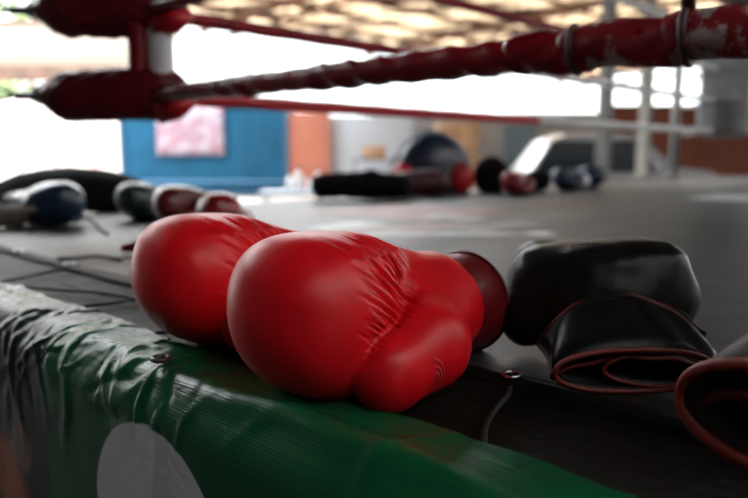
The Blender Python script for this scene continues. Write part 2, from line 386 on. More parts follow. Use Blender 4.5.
# table with pale bottles between the ring and the container
pt = at(305, 191, 8.0)
t = empty('folding_table', (pt.x, 8.0, GZ), 0, label='small grey folding table carrying pale bottles beyond the ring edge', cat='table')
th = pt.z-GZ
MB().box((0, 0, th-.02), (1.0, .5, .04)).build('table_top', M['wall_white'], t, bevel=.005)
for sx in (-.45, .45):
    for sy in (-.2, .2): MB().cyl((sx, sy, 0), (sx, sy, th-.04), .015).build('leg', M['dgrey'], t)
bott = None
for i, (px, hh) in enumerate(((290, .20), (299, .27), (309, .16), (318, .25), (327, .19))):
    p = at(px, 191, 8.0)
    if bott is None:
        bott = empty('bottle', (p.x, 8.0, pt.z), 0, label='x', cat='bottle', group='pale bottles on the folding table')
        MB().lathe([(0, 0), (.05, 0), (.052, .02), (.052, .17), (.03, .21), (.018, .225), (.018, .25), (0, .25)], 16).build('body', M['pale'], bott)
        MB().lathe([(0, .25), (.022, .25), (.022, .275), (0, .277)], 12).build('cap', M['cont'], bott)
        o = bott
    else: o = copy_thing(bott, (p.x, 8.0, pt.z), 0, 'x')
    o.scale = (hh/.27,)*3
    o['label'] = ['leftmost small pale bottle on the folding table', 'tall pale bottle second from left on the folding table', 'shortest pale bottle in the middle of the folding table', 'tall pale bottle fourth from left on the folding table', 'rightmost pale bottle at the end of the folding table'][i]

# neighbouring shed roof at far left, sunlit
M['shed_roof'] = mat('sunlit_beige_roof', (.15, .115, .085), .8, var=.12, vscale=.5)
M['shed_rib'] = mat('weathered_roof_edge', (.12, .07, .05), .8, var=.3, vscale=2)
t = empty('shed', at(20, 152, 26).xy.to_3d()+Vector((0, 0, GZ)), 0, label='long open shed with a sunlit beige roof beyond the ring at far left', cat='shed')
z1 = at(60, 24, 30).z-GZ; z0 = at(60, 72, 25).z-GZ
W0, W1 = -8.0, 5.3
mb = MB(); cs = []
for k in range(110):
    x = W0+(W1-W0)*k/109; zz = .03*math.sin(k*1.6); cs.append([Vector((x, -1.0, z0+zz)), Vector((x, 4.0, z1+zz))])
mb.grid(cs); mb.build('roof_panel', M['shed_roof'], t, solid=.02)
mb = MB(); mb.bar((W0, -1.0, z0-.05), (W1, -1.0, z0-.05), .1, .55); mb.build('fascia', M['shed_rib'], t, smooth=False)
mb = MB(); mb.bar((W0, 4.0, z1), (W1, 4.0, z1), .3, .28); mb.build('ridge_cap', M['shed_rib'], t, smooth=False)
for x in (W0+.3, -2.6, 1.0, W1-.3): MB().box((x, -.8, (z0-.3)/2), (.14, .14, z0-.3)).build('post', M['shed_rib'], t, smooth=False)
# pale boundary wall and yard items at far left
struct(MB().box((0, 0, 1.5), (16, .2, 3.0)).build('wall_yard', mat('pale_render', (.62, .55, .52), .9, var=.05), smooth=False, loc=(-16.2, 24.0, GZ)))
p = at(38, 160, 15); zb = p.z-GZ
t = empty('bench', (p.x, 15, GZ), 0, label='low pale blue bench standing in the bright yard at far left', cat='bench')
MB().box((0, 0, zb), (.85, .3, .06)).build('seat', mat('pale_blue_paint', (.22, .38, .62), .5), t, bevel=.01)
for s_ in (-.36, .36): MB().box((s_, 0, zb/2), (.04, .26, zb)).build('leg', M['pale'], t, smooth=False)
p = at(94, 150, 16); hc = p.z-GZ
t = empty('traffic_cone', (p.x, 16, GZ), 0, label='faded pink cone standing in the yard beside the blue container', cat='cone')
MB().lathe([(.02, hc), (.05, hc-.02), (.20, .05), (.20, .03)], 20).build('cone', mat('faded_pink', (.75, .42, .38), .6), t)
MB().box((0, 0, .02), (.5, .5, .04)).build('base', M['pale'], t, bevel=.01)
# trees beyond the left yard
M['leaf'] = mat('sunlit_leaves', (.20, .28, .10), .6, var=.4, vscale=3); M['bark'] = mat('bark', (.16, .11, .07), .9)
def tree(px, Y, H, R, label):
    p = at(px, 152, Y); t = empty('tree', (p.x, Y, GZ), 0, label=label, cat='tree', group='trees beyond the yard')
    mb = MB(); r_ = random.Random(px)
    for k in range(1500):
        th, ph = r_.uniform(0, 2*PI), math.acos(r_.uniform(-1, 1)); q = r_.uniform(.45, 1)**.5*R*(1+.2*math.sin(3*th+px))
        c = Vector((math.sin(ph)*math.cos(th)*q, math.sin(ph)*math.sin(th)*q, H-R+math.cos(ph)*q*.9))
        a_, b__ = Vector((r_.gauss(0, 1), r_.gauss(0, 1), r_.gauss(0, 1))).normalized()*.22, Vector((r_.gauss(0, 1), r_.gauss(0, 1), r_.gauss(0, 1))).normalized()*.12
        mb.add([c-a_, c+b__, c+a_, c-b__], [(0, 1, 2, 3)])
    mb.build('foliage', M['leaf'], t)
    MB().tube([(0, 0, 0), (.05, 0, H*.4), (0, .1, H*.7)], [.2, .15, .08], 10).build('trunk', M['bark'], t)
tree(2, 36, 5.2, 2.3, 'leafy green tree seen left of the other under the shed roof')
tree(52, 46, 4.6, 2.0, 'leafy green tree seen right of the other under the shed roof')
tree(-8, 42, 11.5, 3.6, 'tall tree rising above the beige shed roof')

# ------------------------------------------------------------------ parked car
M['car'] = mat('silver_car_paint', (.55, .57, .59), .18, .3, coat=.8); M['glass'] = mat('dark_car_glass', (.02, .025, .03), .05)
M['tyre'] = mat('tyre_rubber', (.02, .02, .02), .8); M['lamp'] = mat('red_lamp_lens', (.6, .03, .03), .2)
YK = 12.6
a = at(520, 152, YK).x; b_ = at(728, 152, YK).x; Lc = b_-a
t = empty('car', (a, YK, GZ), 0, label='silver car parked behind the roof columns in front of the brick wall', cat='car')
zt = at(580, 133, YK).z-GZ
body = [(.0, .35), (.02, .62), (.06, .86), (.16, zt-.1), (.24, zt), (.50, zt+.01), (.58, zt-.05), (.74, .93), (.92, .84), (.99, .70), (1, .35)]
prof = [(x*Lc, z) for x, z in body]
def loft(profile, ys, name, mt, par, **k):
    mb = MB(); rows = []
    for y, s_ in ys: rows.append([Vector((x, y, z if z < .9 else .9+(z-.9)*s_)) for x, z in profile])
    mb.grid(rows); n_ = len(profile)
    mb.f.append(tuple(range(n_))); mb.f.append(tuple(range((len(ys)-1)*n_, len(ys)*n_))[::-1])
    mb.f += [(i*n_, (i+1)*n_, (i+1)*n_+n_-1, i*n_+n_-1) for i in range(len(ys)-1)]
    return mb.build(name, mt, par, **k)
loft(prof, [(-.0, .9), (.12, .97), (.8, 1.0), (1.5, .97), (1.62, .9)], 'body', M['car'], t, bevel=.04)
def pane(pts, nm):
    MB().add([Vector((x*Lc, -.012, z)) for x, z in pts]+[Vector((x*Lc, .012, z)) for x, z in pts], [tuple(range(len(pts))), tuple(range(len(pts), 2*len(pts)))[::-1]]+[(i, (i+1) % len(pts), (i+1) % len(pts)+len(pts), i+len(pts)) for i in range(len(pts))]).build(nm, M['glass'], t, smooth=False)
zw = zt-.13
pane([(.075, .86), (.155, zw), (.36, zw), (.36, .86)], 'side_window'); pane([(.385, .86), (.385, zw), (.55, zw), (.67, .86)], 'side_window')
for x in (.20, .80):
    w = MB().tube([(0, -.02, 0), (0, .2, 0)], .32, 28).build('wheel', M['tyre'], t); w.location = (x*Lc, 0, .32)
    MB().tube([(0, -.035, 0), (0, .0, 0)], .2, 20).build('hub_cap', M['steel'], w)
MB().box((.03*Lc, .05, .72), (.16, .2, .18)).build('tail_lamp', M['lamp'], t, bevel=.03)
MB().box((.955*Lc, .05, .72), (.16, .2, .14)).build('headlamp', M['pale'], t, bevel=.03)
MB().box((.4*Lc, -.03, .78), (.16, .03, .03)).build('door_handle', M['steel'], t, bevel=.005)
MB().box((.66*Lc, -.1, .95), (.14, .14, .1)).build('mirror', M['car'], t, bevel=.03)

# ------------------------------------------------------------------ ring platform, canvas, banner
UE, UH, VE = .335, .54, 2.5
M['platform'] = mat('platform_board', (.045, .036, .030), .8, var=.3, vscale=6, bump=.3, bscale=40)
t = empty('ring_platform', uv(0, 0, GZ), ANG, label='raised boxing ring platform carrying the dark canvas', cat='boxing ring')
MB().box(((UE+.012+7.0)/2, (VE-3.9)/2, .985/2), (7.0-UE-.012, VE+3.9, .985)).build('deck', M['platform'], t, bevel=.012, smooth=False)
# apron under the hem: brown-black vinyl
m, nt, N, L, b = nodes('apron_vinyl')
tc = N.new('ShaderNodeTexCoord'); n = N.new('ShaderNodeTexNoise'); n.inputs['Scale'].default_value = 3; n.inputs['Detail'].default_value = 7
r = N.new('ShaderNodeValToRGB'); r.color_ramp.elements[0].position = .3; r.color_ramp.elements[1].position = .7
r.color_ramp.elements[0].color = (.005, .004, .0035, 1); r.color_ramp.elements[1].color = (.020, .016, .013, 1)
L.new(tc.outputs['Object'], n.inputs[0]); L.new(n.outputs[0], r.inputs[0]); L.new(r.outputs[0], b.inputs['Base Color']); b.inputs['Roughness'].default_value = .55; b.inputs['Specular IOR Level'].default_value = .12
n2 = N.new('ShaderNodeTexNoise'); n2.inputs['Scale'].default_value = 30; bp = N.new('ShaderNodeBump'); bp.inputs['Strength'].default_value = .4; bp.inputs['Distance'].default_value = .01
L.new(tc.outputs['Object'], n2.inputs[0]); L.new(n2.outputs[0], bp.inputs['Height']); L.new(bp.outputs[0], b.inputs['Normal']); M['apron'] = m
P = []
rr = np.random.default_rng(5)
for i in range(13):
    u = .345+(.80-.345)*i/12; row = []
    for j in range(241):
        v = -1.5+(2.45+1.5)*j/240
        q = np.array([[u*1.0, v, 0]]); z = .0012+.0012*float(wave(q, 14, 3)[0])
        row.append(Vector((u, v, max(z, -.004)-GZ+.0)))
    P.append(row)
MB().grid(P).build('apron_sheet', M['apron'], t, solid=.002)

# canvas with faded painted patches
m, nt, N, L, b = nodes('ring_canvas')
tc = N.new('ShaderNodeTexCoord'); n = N.new('ShaderNodeTexNoise'); n.inputs['Scale'].default_value = 2.2; n.inputs['Detail'].default_value = 8
r = N.new('ShaderNodeValToRGB'); r.color_ramp.elements[0].position = .3; r.color_ramp.elements[1].position = .7
r.color_ramp.elements[0].color = (.018, .0192, .020, 1); r.color_ramp.elements[1].color = (.043, .045, .046, 1)
L.new(tc.outputs['Object'], n.inputs[0]); L.new(n.outputs[0], r.inputs[0])
def math_(op, a, b_=None):
    q = N.new('ShaderNodeMath'); q.operation = op
    for i, x in enumerate((a, b_)):
        if x is None: continue
        if isinstance(x, (int, float)): q.inputs[i].default_value = x
        else: L.new(x, q.inputs[i])
    return q.outputs[0]
sx = N.new('ShaderNodeSeparateXYZ'); L.new(tc.outputs['Object'], sx.inputs[0])
nn = N.new('ShaderNodeTexNoise'); nn.inputs['Scale'].default_value = 9; nn.inputs['Detail'].default_value = 6; L.new(tc.outputs['Object'], nn.inputs[0])
wob = math_('MULTIPLY', math_('SUBTRACT', nn.outputs[0], .5), .16)
def boxmask(u0, u1, v0, v1, rot=0, soft=.02):
    cu, cv = (u0+u1)/2, (v0+v1)/2; c_, s_ = math.cos(rot), math.sin(rot)
    X = math_('SUBTRACT', sx.outputs['X'], cu); Y = math_('SUBTRACT', sx.outputs['Y'], cv)
    X2 = math_('ADD', math_('MULTIPLY', X, c_), math_('MULTIPLY', Y, s_)); Y2 = math_('SUBTRACT', math_('MULTIPLY', Y, c_), math_('MULTIPLY', X, s_))
    ax = math_('SUBTRACT', math_('ABSOLUTE', X2), abs(u1-u0)/2); ay = math_('SUBTRACT', math_('ABSOLUTE', Y2), abs(v1-v0)/2)
    d = math_('ADD', math_('MAXIMUM', ax, ay), wob)
    mr = N.new('ShaderNodeMapRange'); mr.inputs[1].default_value = soft; mr.inputs[2].default_value = -soft; mr.interpolation_type = 'SMOOTHSTEP'
    L.new(d, mr.inputs[0]); return mr.outputs[0]
def over(base, mask, colr, k):
    mx = N.new('ShaderNodeMix'); mx.data_type = 'RGBA'; L.new(math_('MULTIPLY', mask, k), mx.inputs[0]); L.new(base, mx.inputs[6]); mx.inputs[7].default_value = (*colr, 1); return mx.outputs[2]
def rect(px0, py0, px1, py1): a = touv(gnd(px0, py0)); c = touv(gnd(px1, py1)); return a, c
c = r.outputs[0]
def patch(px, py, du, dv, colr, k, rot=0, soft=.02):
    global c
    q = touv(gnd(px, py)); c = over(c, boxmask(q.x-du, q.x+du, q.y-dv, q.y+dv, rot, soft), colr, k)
D45 = math.radians(45)
patch(357, 229, .12, .10, (.50, .52, .53), .95)
patch(408, 213, .24, .30, (.28, .10, .08), .7)
patch(405, 231, .20, .10, (.36, .24, .22), .8)
patch(456, 236, .25, .035, (.55, .57, .58), .95, -D45)
patch(455, 219, .10, .09, (.40, .42, .43), .85)
patch(738, 199, .25, .16, (.50, .51, .50), .8)
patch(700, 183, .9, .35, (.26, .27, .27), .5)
patch(500, 228, .16, .05, (.30, .31, .31), .5)
# warmer scuffed zone along the left near side
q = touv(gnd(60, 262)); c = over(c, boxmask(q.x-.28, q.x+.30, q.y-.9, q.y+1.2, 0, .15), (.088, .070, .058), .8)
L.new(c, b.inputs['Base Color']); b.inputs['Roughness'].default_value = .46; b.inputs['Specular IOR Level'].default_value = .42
n2 = N.new('ShaderNodeTexNoise'); n2.inputs['Scale'].default_value = 500; n3 = N.new('ShaderNodeTexNoise'); n3.inputs['Scale'].default_value = 12
bp = N.new('ShaderNodeBump'); bp.inputs['Strength'].default_value = .25; bp.inputs['Distance'].default_value = .001
bp2 = N.new('ShaderNodeBump'); bp2.inputs['Strength'].default_value = .35; bp2.inputs['Distance'].default_value = .01
L.new(tc.outputs['Object'], n2.inputs[0]); L.new(tc.outputs['Object'], n3.inputs[0]); L.new(n2.outputs[0], bp.inputs['Height']); L.new(n3.outputs[0], bp2.inputs['Height']); L.new(bp2.outputs[0], bp.inputs['Normal']); L.new(bp.outputs[0], b.inputs['Normal'])
M['canvas'] = m
t = empty('ring_canvas', (0, 0, 0), ANG, label='dark grey stretched ring canvas with faded paint patches', cat='canvas')
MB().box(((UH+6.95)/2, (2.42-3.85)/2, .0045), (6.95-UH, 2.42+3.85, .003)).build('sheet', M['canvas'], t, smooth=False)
P = []
for j in range(400):
    v = -1.2+3.55*j/399; P.append([Vector((UH+(.0 if k == 0 else .028 if k == 2 else .012), v, .0063+(.0032 if k == 1 else 0)+.0012*math.sin(v*31)*math.sin(v*7+k))) for k in range(3)])
MB().grid(P, True).build('hem', M['apron'], t, solid=.002)
mb = MB()
for j in range(700):
    v = -.9+3.1*j/700; mb.box((UH+.030, v, .0075), (.0010, .0028, .0012))
s_ = mb.build('stitching', mat('grey_thread', (.12, .115, .11), .8), t, smooth=False); s_['kind'] = 'stuff'
EY = sorted([touv(gnd(510, 387)).y, touv(gnd(68, 270)).y, touv(gnd(135, 298)).y+.0, touv(gnd(20, 256)).y, .62, -.02])
for v in EY:
    pts = [Vector((UH+.014+.009*math.cos(2*PI*k/20), v+.006*math.sin(2*PI*k/20)*1.4, .0115)) for k in range(20)]
    MB().tube(pts, .0022, 8, closed=True).build('eyelet', M['steel'], t)

# lacing cords from the hem eyelets to the platform edge
def sagcord(a, b_, n_=16, z=.009, amp=.004, sd=0):
    r_ = random.Random(sd); ph = r_.uniform(0, 6); out = []
    for i in range(n_+1):
        q = i/n_; p = Vector(a).lerp(Vector(b_), q); side = (Vector(b_)-Vector(a)).cross(Vector((0, 0, 1))).normalized()
        p = p+side*amp*math.sin(q*PI*1.5+ph)*math.sin(q*PI); p.z += .001*math.sin(q*9+ph)+.003*math.sin(q*PI); out.append(p)
    return out
LC = [((510, 387), (478, 468), 'black lacing cord running from the steel eyelet beside the front red glove'),
      ((68, 270), (-30, 290), 'black lacing cord crossing the apron at far left, nearest the canvas hem'),
      ((142, 300), (22, 288), 'upper black lacing cord crossing the apron left of the rear red glove'),
      ((142, 300), (58, 312), 'middle black lacing cord crossing the apron left of the rear red glove'),
      ((60, 283), (178, 322), 'thin slack cord lying slantwise between the other cords at left'),
      ((205, 334), (135, 336), 'black lacing cord stub at the lower left of the rear red glove')]
for i, (p0, p1, lb) in enumerate(LC):
    a_, b__ = gnd(*p0, .009), gnd(*p1, .007)
    r_ = .0011 if i == 4 else .0026
    o = MB().tube(sagcord(a_, b__, sd=i, amp=.006), r_, 8).build('lacing_cord', M['cord'])
    tag(o, lb, 'cord', 'lacing cords of the canvas')
    if i == 0: pass

# green banner
def hit(px, py, u):
    d = ray(px, py); k = u/d.dot(B); p = Vector((0, 0, CAM_H))+d*k; return touv(p)
mb = MB(); NS, NV = 90, 420
Va, Vb = -.55, 2.45
prof = []     # arc-length profile from inner edge over the rim and down
INN = .402; R_ = .05
flat = INN-(UE+R_-.02)
def bprof(s, v):
    # s from 0 (inner edge) downwards; returns u,z
    if s < flat: return INN-s, .012
    q = s-flat; arc = R_*PI/2
    if q < arc: th = q/R_; return INN-flat-R_*math.sin(th), .012-R_*(1-math.cos(th))
    return INN-flat-R_-.0*(q-arc), .012-R_-(q-arc)
SL = .75
sv = [0]+[flat*.25*k for k in range(1, 4)]
sarr = list(np.concatenate([np.linspace(0, flat+R_*PI/2+.05, 84), np.linspace(flat+R_*PI/2+.05, SL, 41)[1:]]))
varr = np.concatenate([np.linspace(Va, .12, 60), np.linspace(.12, 1.35, 620)[1:], np.linspace(1.35, Vb, 120)[1:]]); NV = len(varr)
SS, VV = np.meshgrid(sarr, varr, indexing='ij')
Q = np.stack([SS.ravel()*1.0, VV.ravel(), np.zeros(SS.size)], 1)
# crumples: stronger toward larger v near the rim; long drape folds down the face
def fold2(Q, seed, n_, vmin, vmax):      # sharp little creases of the crumpled vinyl
    r_ = np.random.default_rng(seed); o = np.zeros(len(Q))
    for k in range(n_):
        vc, sc = r_.uniform(vmin, vmax), r_.uniform(-.01, .13); ang = r_.choice([.15, 1.0, -.5, 1.4])+r_.normal()*.25; ln = r_.uniform(.012, .05); w = r_.uniform(.0018, .0045); am = r_.uniform(.0005, .0019)*r_.choice([1, -1])
        dx, dy = Q[:, 0]-sc, Q[:, 1]-vc; a_ = dx*math.cos(ang)+dy*math.sin(ang); b__ = -dx*math.sin(ang)+dy*math.cos(ang)+.003*np.sin(a_*90+k)
        o += am*np.exp(-(a_/ln)**2)*np.where(b__ > 0, np.exp(-(b__/w)), np.exp(-(b__/(w*2.5))**2))
    return o
def fold(Q, seed, n_, vmin, vmax, smax=.16):
    r_ = np.random.default_rng(seed); o = np.zeros(len(Q))
    for k in range(n_):
        vc, sc = r_.uniform(vmin, vmax), r_.uniform(0.0, smax); ang = r_.uniform(-.5, 1.35); ln = r_.uniform(.03, .09); w = r_.uniform(.004, .011); am = r_.uniform(.002, .0065)*r_.choice([1, 1, -.7])
        dx, dy = Q[:, 0]-sc, Q[:, 1]-vc; a_ = dx*math.cos(ang)+dy*math.sin(ang); b__ = -dx*math.sin(ang)+dy*math.cos(ang)+.004*np.sin(a_*60+k)
        o += am*np.exp(-(a_/ln)**2)*np.exp(-(b__/w)**2)
    return o
disp = .55*fold(Q, 3, 90, .58, 2.3) + .18*fold(Q, 9, 40, -.2, .7, .3) + fold2(Q, 21, 170, .56, 1.6)
disp += .0022*wave(Q*np.array([.35, 1, 1]), 16, 4)*np.clip((Q[:, 0]-.05)/.1, 0, 1)
wv = 1/(1+np.exp(-(Q[:, 1]-.55)/.05)); disp += .0012*wave(Q, 45, 8)*wv*np.clip(1-Q[:, 0]/.28, 0, 1)
lipc = flat+.022+.004*np.sin(Q[:, 1]*13)+.002*np.sin(Q[:, 1]*41)      # stiff raised lip where the vinyl turns over the edge
disp += .0085*(1-wv*.75)*(1+.25*np.sin(Q[:, 1]*19))*np.exp(-((Q[:, 0]-lipc)/.014)**2)
disp = disp.reshape(SS.shape); innw = .004*np.sin(varr*9)+.003*np.sin(varr*23+1)+.002*np.sin(varr*61)
P = []
for i, s0 in enumerate(sarr):
    row = []
    for j, v0 in enumerate(varr):
        u, z = bprof(s0, v0); e = 1e-3; u2, z2 = bprof(s0+e, v0); tu, tz = u2-u, z2-z; l_ = math.hypot(tu, tz) or 1
        nu, nz = tz/l_, -tu/l_    # outward normal
        d_ = disp[i, j]; lim = max(d_, -.006)
        row.append(Vector((u+nu*lim+innw[j]*max(0, 1-s0/.08), v0, z+nz*lim)))
    P.append(row)
mb.grid(P)
bt = empty('vinyl_banner', (0, 0, 0), ANG, label='glossy green vinyl banner with a white printed disc draped over the ring edge', cat='banner')
bo = mb.build('banner_sheet', None, bt)
uvl = bo.data.uv_layers.new(name='UVMap'); nvv = NV
lv = np.array([l.vertex_index for l in bo.data.loops]); co = np.stack([varr[lv % nvv], np.array(sarr)[lv // nvv]], 1).astype(np.float32)
uvl.data.foreach_set('uv', co.ravel())
def face_s(p): return flat+R_*PI/2+(.012-R_-p.z)
UF = INN-flat-R_
pc_top = hit(150, 428, UF); pc_l = hit(97, 498, UF); pc_r = hit(222, 498, UF)
cv_ = (pc_l.y+pc_r.y)/2
print('BANNER', UF, pc_top, pc_l, pc_r, [hit(*p, UF) for p in ((45, 400), (45, 498), (5, 440), (40, 480), (0, 498))])
m, nt, N, L, b = nodes('banner_print')
uvn = N.new('ShaderNodeUVMap'); sx = N.new('ShaderNodeSeparateXYZ'); L.new(uvn.outputs[0], sx.inputs[0]); uX, uY = sx.outputs['X'], sx.outputs['Y']
nn = N.new('ShaderNodeTexNoise'); nn.inputs['Scale'].default_value = 14; nn.inputs['Detail'].default_value = 3; L.new(uvn.outputs[0], nn.inputs[0])
def ellmask(cx, cy, rx, ry, soft=.02, wobk=0):
    X = math_('DIVIDE', math_('SUBTRACT', uX, cx), rx); Y = math_('DIVIDE', math_('SUBTRACT', uY, cy), ry)
    d = math_('SQRT', math_('ADD', math_('MULTIPLY', X, X), math_('MULTIPLY', Y, Y)))
    if wobk: d = math_('ADD', d, math_('MULTIPLY', math_('SUBTRACT', nn.outputs[0], .5), wobk))
    mr = N.new('ShaderNodeMapRange'); mr.inputs[1].default_value = 1+soft; mr.inputs[2].default_value = 1-soft; L.new(d, mr.inputs[0]); return mr.outputs[0]
base = N.new('ShaderNodeValToRGB'); base.color_ramp.elements[0].color = (.004, .065, .024, 1); base.color_ramp.elements[1].color = (.008, .135, .048, 1); L.new(nn.outputs[0], base.inputs[0]); c = base.outputs[0]
stp = N.new('ShaderNodeMapRange'); stp.inputs[1].default_value = -.005; stp.inputs[2].default_value = .005
vd = hit(45, 430, UF).y; sd_ = face_s(hit(45, 430, UF))
L.new(math_('SUBTRACT', uX, vd), stp.inputs[0]); c = over(c, stp.outputs[0], (.012, .020, .016), .9)
q = hit(8, 470, UF); c = over(c, ellmask(q.y, face_s(q)+.02, .06, .06, .2, .8), (.42, .08, .02), .95)
q = hit(20, 440, UF); c = over(c, ellmask(q.y, face_s(q)+.01, .03, .035, .25, .9), (.35, .20, .13), .6)
st = face_s(pc_top); ry = .11
sb = face_s(pc_l)
rx = abs(pc_l.y-pc_r.y)/2/math.sqrt(max(.05, 1-((st+ry-sb)/ry)**2)) if st+ry > sb else abs(pc_l.y-pc_r.y)/2
c = over(c, ellmask(cv_, st+ry, rx, ry, .012), (.80, .77, .83), .96)
L.new(c, b.inputs['Base Color']); b.inputs['Roughness'].default_value = .22; b.inputs['Specular IOR Level'].default_value = .22
mp = N.new('ShaderNodeMapping'); mp.inputs['Scale'].default_value = (1, 60, 1); L.new(uvn.outputs[0], mp.inputs[0])
n4 = N.new('ShaderNodeTexNoise'); n4.inputs['Scale'].default_value = 12; n4.inputs['Detail'].default_value = 3; L.new(mp.outputs[0], n4.inputs[0])
bp = N.new('ShaderNodeBump'); bp.inputs['Strength'].default_value = .5; bp.inputs['Distance'].default_value = .0012; L.new(n4.outputs[0], bp.inputs['Height']); L.new(bp.outputs[0], b.inputs['Normal'])
mr = N.new('ShaderNodeMapRange'); mr.inputs[3].default_value = .14; mr.inputs[4].default_value = .30; L.new(nn.outputs[0], mr.inputs[0]); L.new(mr.outputs[0], b.inputs['Roughness'])
bo.data.materials.append(m)
pe = gnd(172, 357, .018)
q = touv(pe); pts = [Vector((q.x-.012+.008*math.cos(2*PI*k/20), q.y+.008*math.sin(2*PI*k/20), .019)) for k in range(20)]
MB().tube(pts, .0028, 8, closed=True).build('eyelet', mat('dark_metal_eyelet', (.12, .11, .10), .4, .8), bt)
# clip on the banner edge under the front glove
q = touv(gnd(362, 405)); R3 = None
MB().box((q.x-.004, q.y, .016), (.030, .020, .003)).build('edge_clip', mat('dull_clip', (.18, .18, .18), .4, .6), bt, bevel=.001)

# ------------------------------------------------------------------ ropes
C_U, C_V, SIDE = 1.03, 1.865, 5.0
HR = [.377, .61, .845, 1.10]
mb_straps = []
def rope_pts(a, b_, n_, sag=.02):
    return [Vector(a).lerp(Vector(b_), i/n_)-Vector((0, 0, sag*4*(i/n_)*(1-i/n_))) for i in range(n_+1)]
cz = HR[0]
# near-side bottom rope, wrapped, with a thick pad toward the right
t = empty('near_rope', uv(C_U, C_V, cz), ANG, label='wrapped red bottom ring rope crossing the picture, padded and worn at right', cat='ring rope', group='boxing ring ropes')
Ln = 4.9; n_ = 900
def nearz(y): return 0.0
def rfun(th, i):
    y = i/n_*Ln; a_ = th+y*38
    return 1+.10*abs(math.sin(a_/1.0))**6*(1+.6*math.sin(y*17))+.05*math.sin(th*2+y*23)+.03*math.sin(y*71)
rad = [float(np.interp(i/n_*Ln, [0, .35, .9, 1.4], [.0175, .0235, .027, .029])) for i in range(n_+1)]
MB().tube([Vector((0, -Ln*i/n_, 0)) for i in range(n_+1)], rad, 20, rfun=rfun).build('rope_cover', M['vinyl_red'], t)
# worn pad (uv hits at picture columns 540..748)
def vcol(px):   # v on the near rope seen at picture column px
    d = ray(px, 60); k = C_U/d.dot(B); return touv(d*k).y
m, nt, N, L, b = nodes('worn_red_pad')
tc = N.new('ShaderNodeTexCoord'); mp = N.new('ShaderNodeMapping'); mp.inputs['Scale'].default_value = (1, 1, 1)
n = N.new('ShaderNodeTexNoise'); n.inputs['Scale'].default_value = 16; n.inputs['Detail'].default_value = 7; n.inputs['Roughness'].default_value = .65
n5 = N.new('ShaderNodeTexNoise'); n5.inputs['Scale'].default_value = 6.5
L.new(tc.outputs['Object'], n.inputs[0]); L.new(tc.outputs['Object'], n5.inputs[0])
r = N.new('ShaderNodeValToRGB'); r.color_ramp.elements[0].position = .535; r.color_ramp.elements[1].position = .56; r.color_ramp.elements[0].color = (0, 0, 0, 1)
L.new(math_('ADD', math_('MULTIPLY', n.outputs[0], .55), math_('MULTIPLY', n5.outputs[0], .5)), r.inputs[0])
mx = N.new('ShaderNodeMix'); mx.data_type = 'RGBA'; L.new(r.outputs[0], mx.inputs[0]); mx.inputs[6].default_value = (.24, .008, .014, 1); mx.inputs[7].default_value = (.40, .36, .35, 1); L.new(mx.outputs[2], b.inputs['Base Color']); b.inputs['Roughness'].default_value = .4
M['worn_pad'] = m
def pad(v0, v1, r0, r1, nm, mt, sd, droop=0):
    n2_ = 120; r_ = random.Random(sd); a1, a2 = r_.uniform(0, 6), r_.uniform(0, 6)
    pts = [Vector((0, (v0+(v1-v0)*i/n2_)-C_V, .004*math.sin(i*.05+a1))) for i in range(n2_+1)]
    rs = [(r0+(r1-r0)*i/n2_)*(1-.12*math.exp(-(min(i, n2_-i)/4)**2))*(1+.009*math.sin(i*.21+a2)) for i in range(n2_+1)]
    return MB().tube(pts, rs, 28, rfun=lambda th, i: 1+.05*math.sin(3*th+i*.06+a1)+.03*math.sin(5*th-i*.13)).build(nm, mt, t)
vA, vB, vC_, vD = vcol(512), vcol(576), vcol(686), vcol(900)
pad(vA, vB-.03, .032, .033, 'rope_pad', M['vinyl_red'], 1)
pad(vB+.02, vC_+.0, .034, .034, 'rope_pad', M['worn_pad'], 2)
pad(vC_+.03, vD, .0345, .0345, 'rope_pad', M['worn_pad'], 3)
for va, rr_ in ((vB, .0345), (vC_, .036)):
    pts = [Vector((rr_*math.cos(2*PI*k/24), va-C_V+.006*math.sin(2*PI*k/24+1), rr_*math.sin(2*PI*k/24))) for k in range(24)]
    MB().tube(pts, .006, 8, closed=True).build('strap', M['tape'], t)
# vertical tie hanging from the ropes above
o = MB().tube([uv(C_U, vC_, cz+.03), uv(C_U-.01, vC_+.01, cz+.2), uv(C_U, vC_, 1.1)], [.010, .007, .007], 10).build('rope_tie', M['tape'])
tag(o, 'dark red cloth tie standing upright on the padded near rope at right', 'tie')
# other near-side ropes
def straight_rope(a, b_, r, mt, label, mt2=None, split=.5, name='ring_rope'):
    a, b_ = Vector(a), Vector(b_); t = empty(name, a, ANG, label=label, cat='ring rope', group='boxing ring ropes')
    d = b_-a; Rm = Matrix.Rotation(-ANG, 3, 'Z'); dl = Rm @ d
    def seg(f0, f1, m_, nm):
        pts = [dl*(f0+(f1-f0)*i/60) for i in range(61)]
        MB().tube(pts, r, 12, rfun=lambda th, i: 1+.05*math.sin(2*th+i*.9)).build(nm, m_, t)
    if mt2: seg(0, split, mt, 'red_cover'); seg(split-.002, 1, mt2, 'white_cover')
    else: seg(0, 1, mt, 'cover')
    return t
ordn = ['bottom', 'second', 'third', 'top']
for k in (1, 2, 3):
    straight_rope(uv(C_U, C_V, HR[k]), uv(C_U, C_V-SIDE, HR[k]), .02, M['vinyl_red'], f'red {ordn[k]} ring rope on the near side, directly above the padded rope', name='near_rope')
splits = [.43, .40, .62, .2]
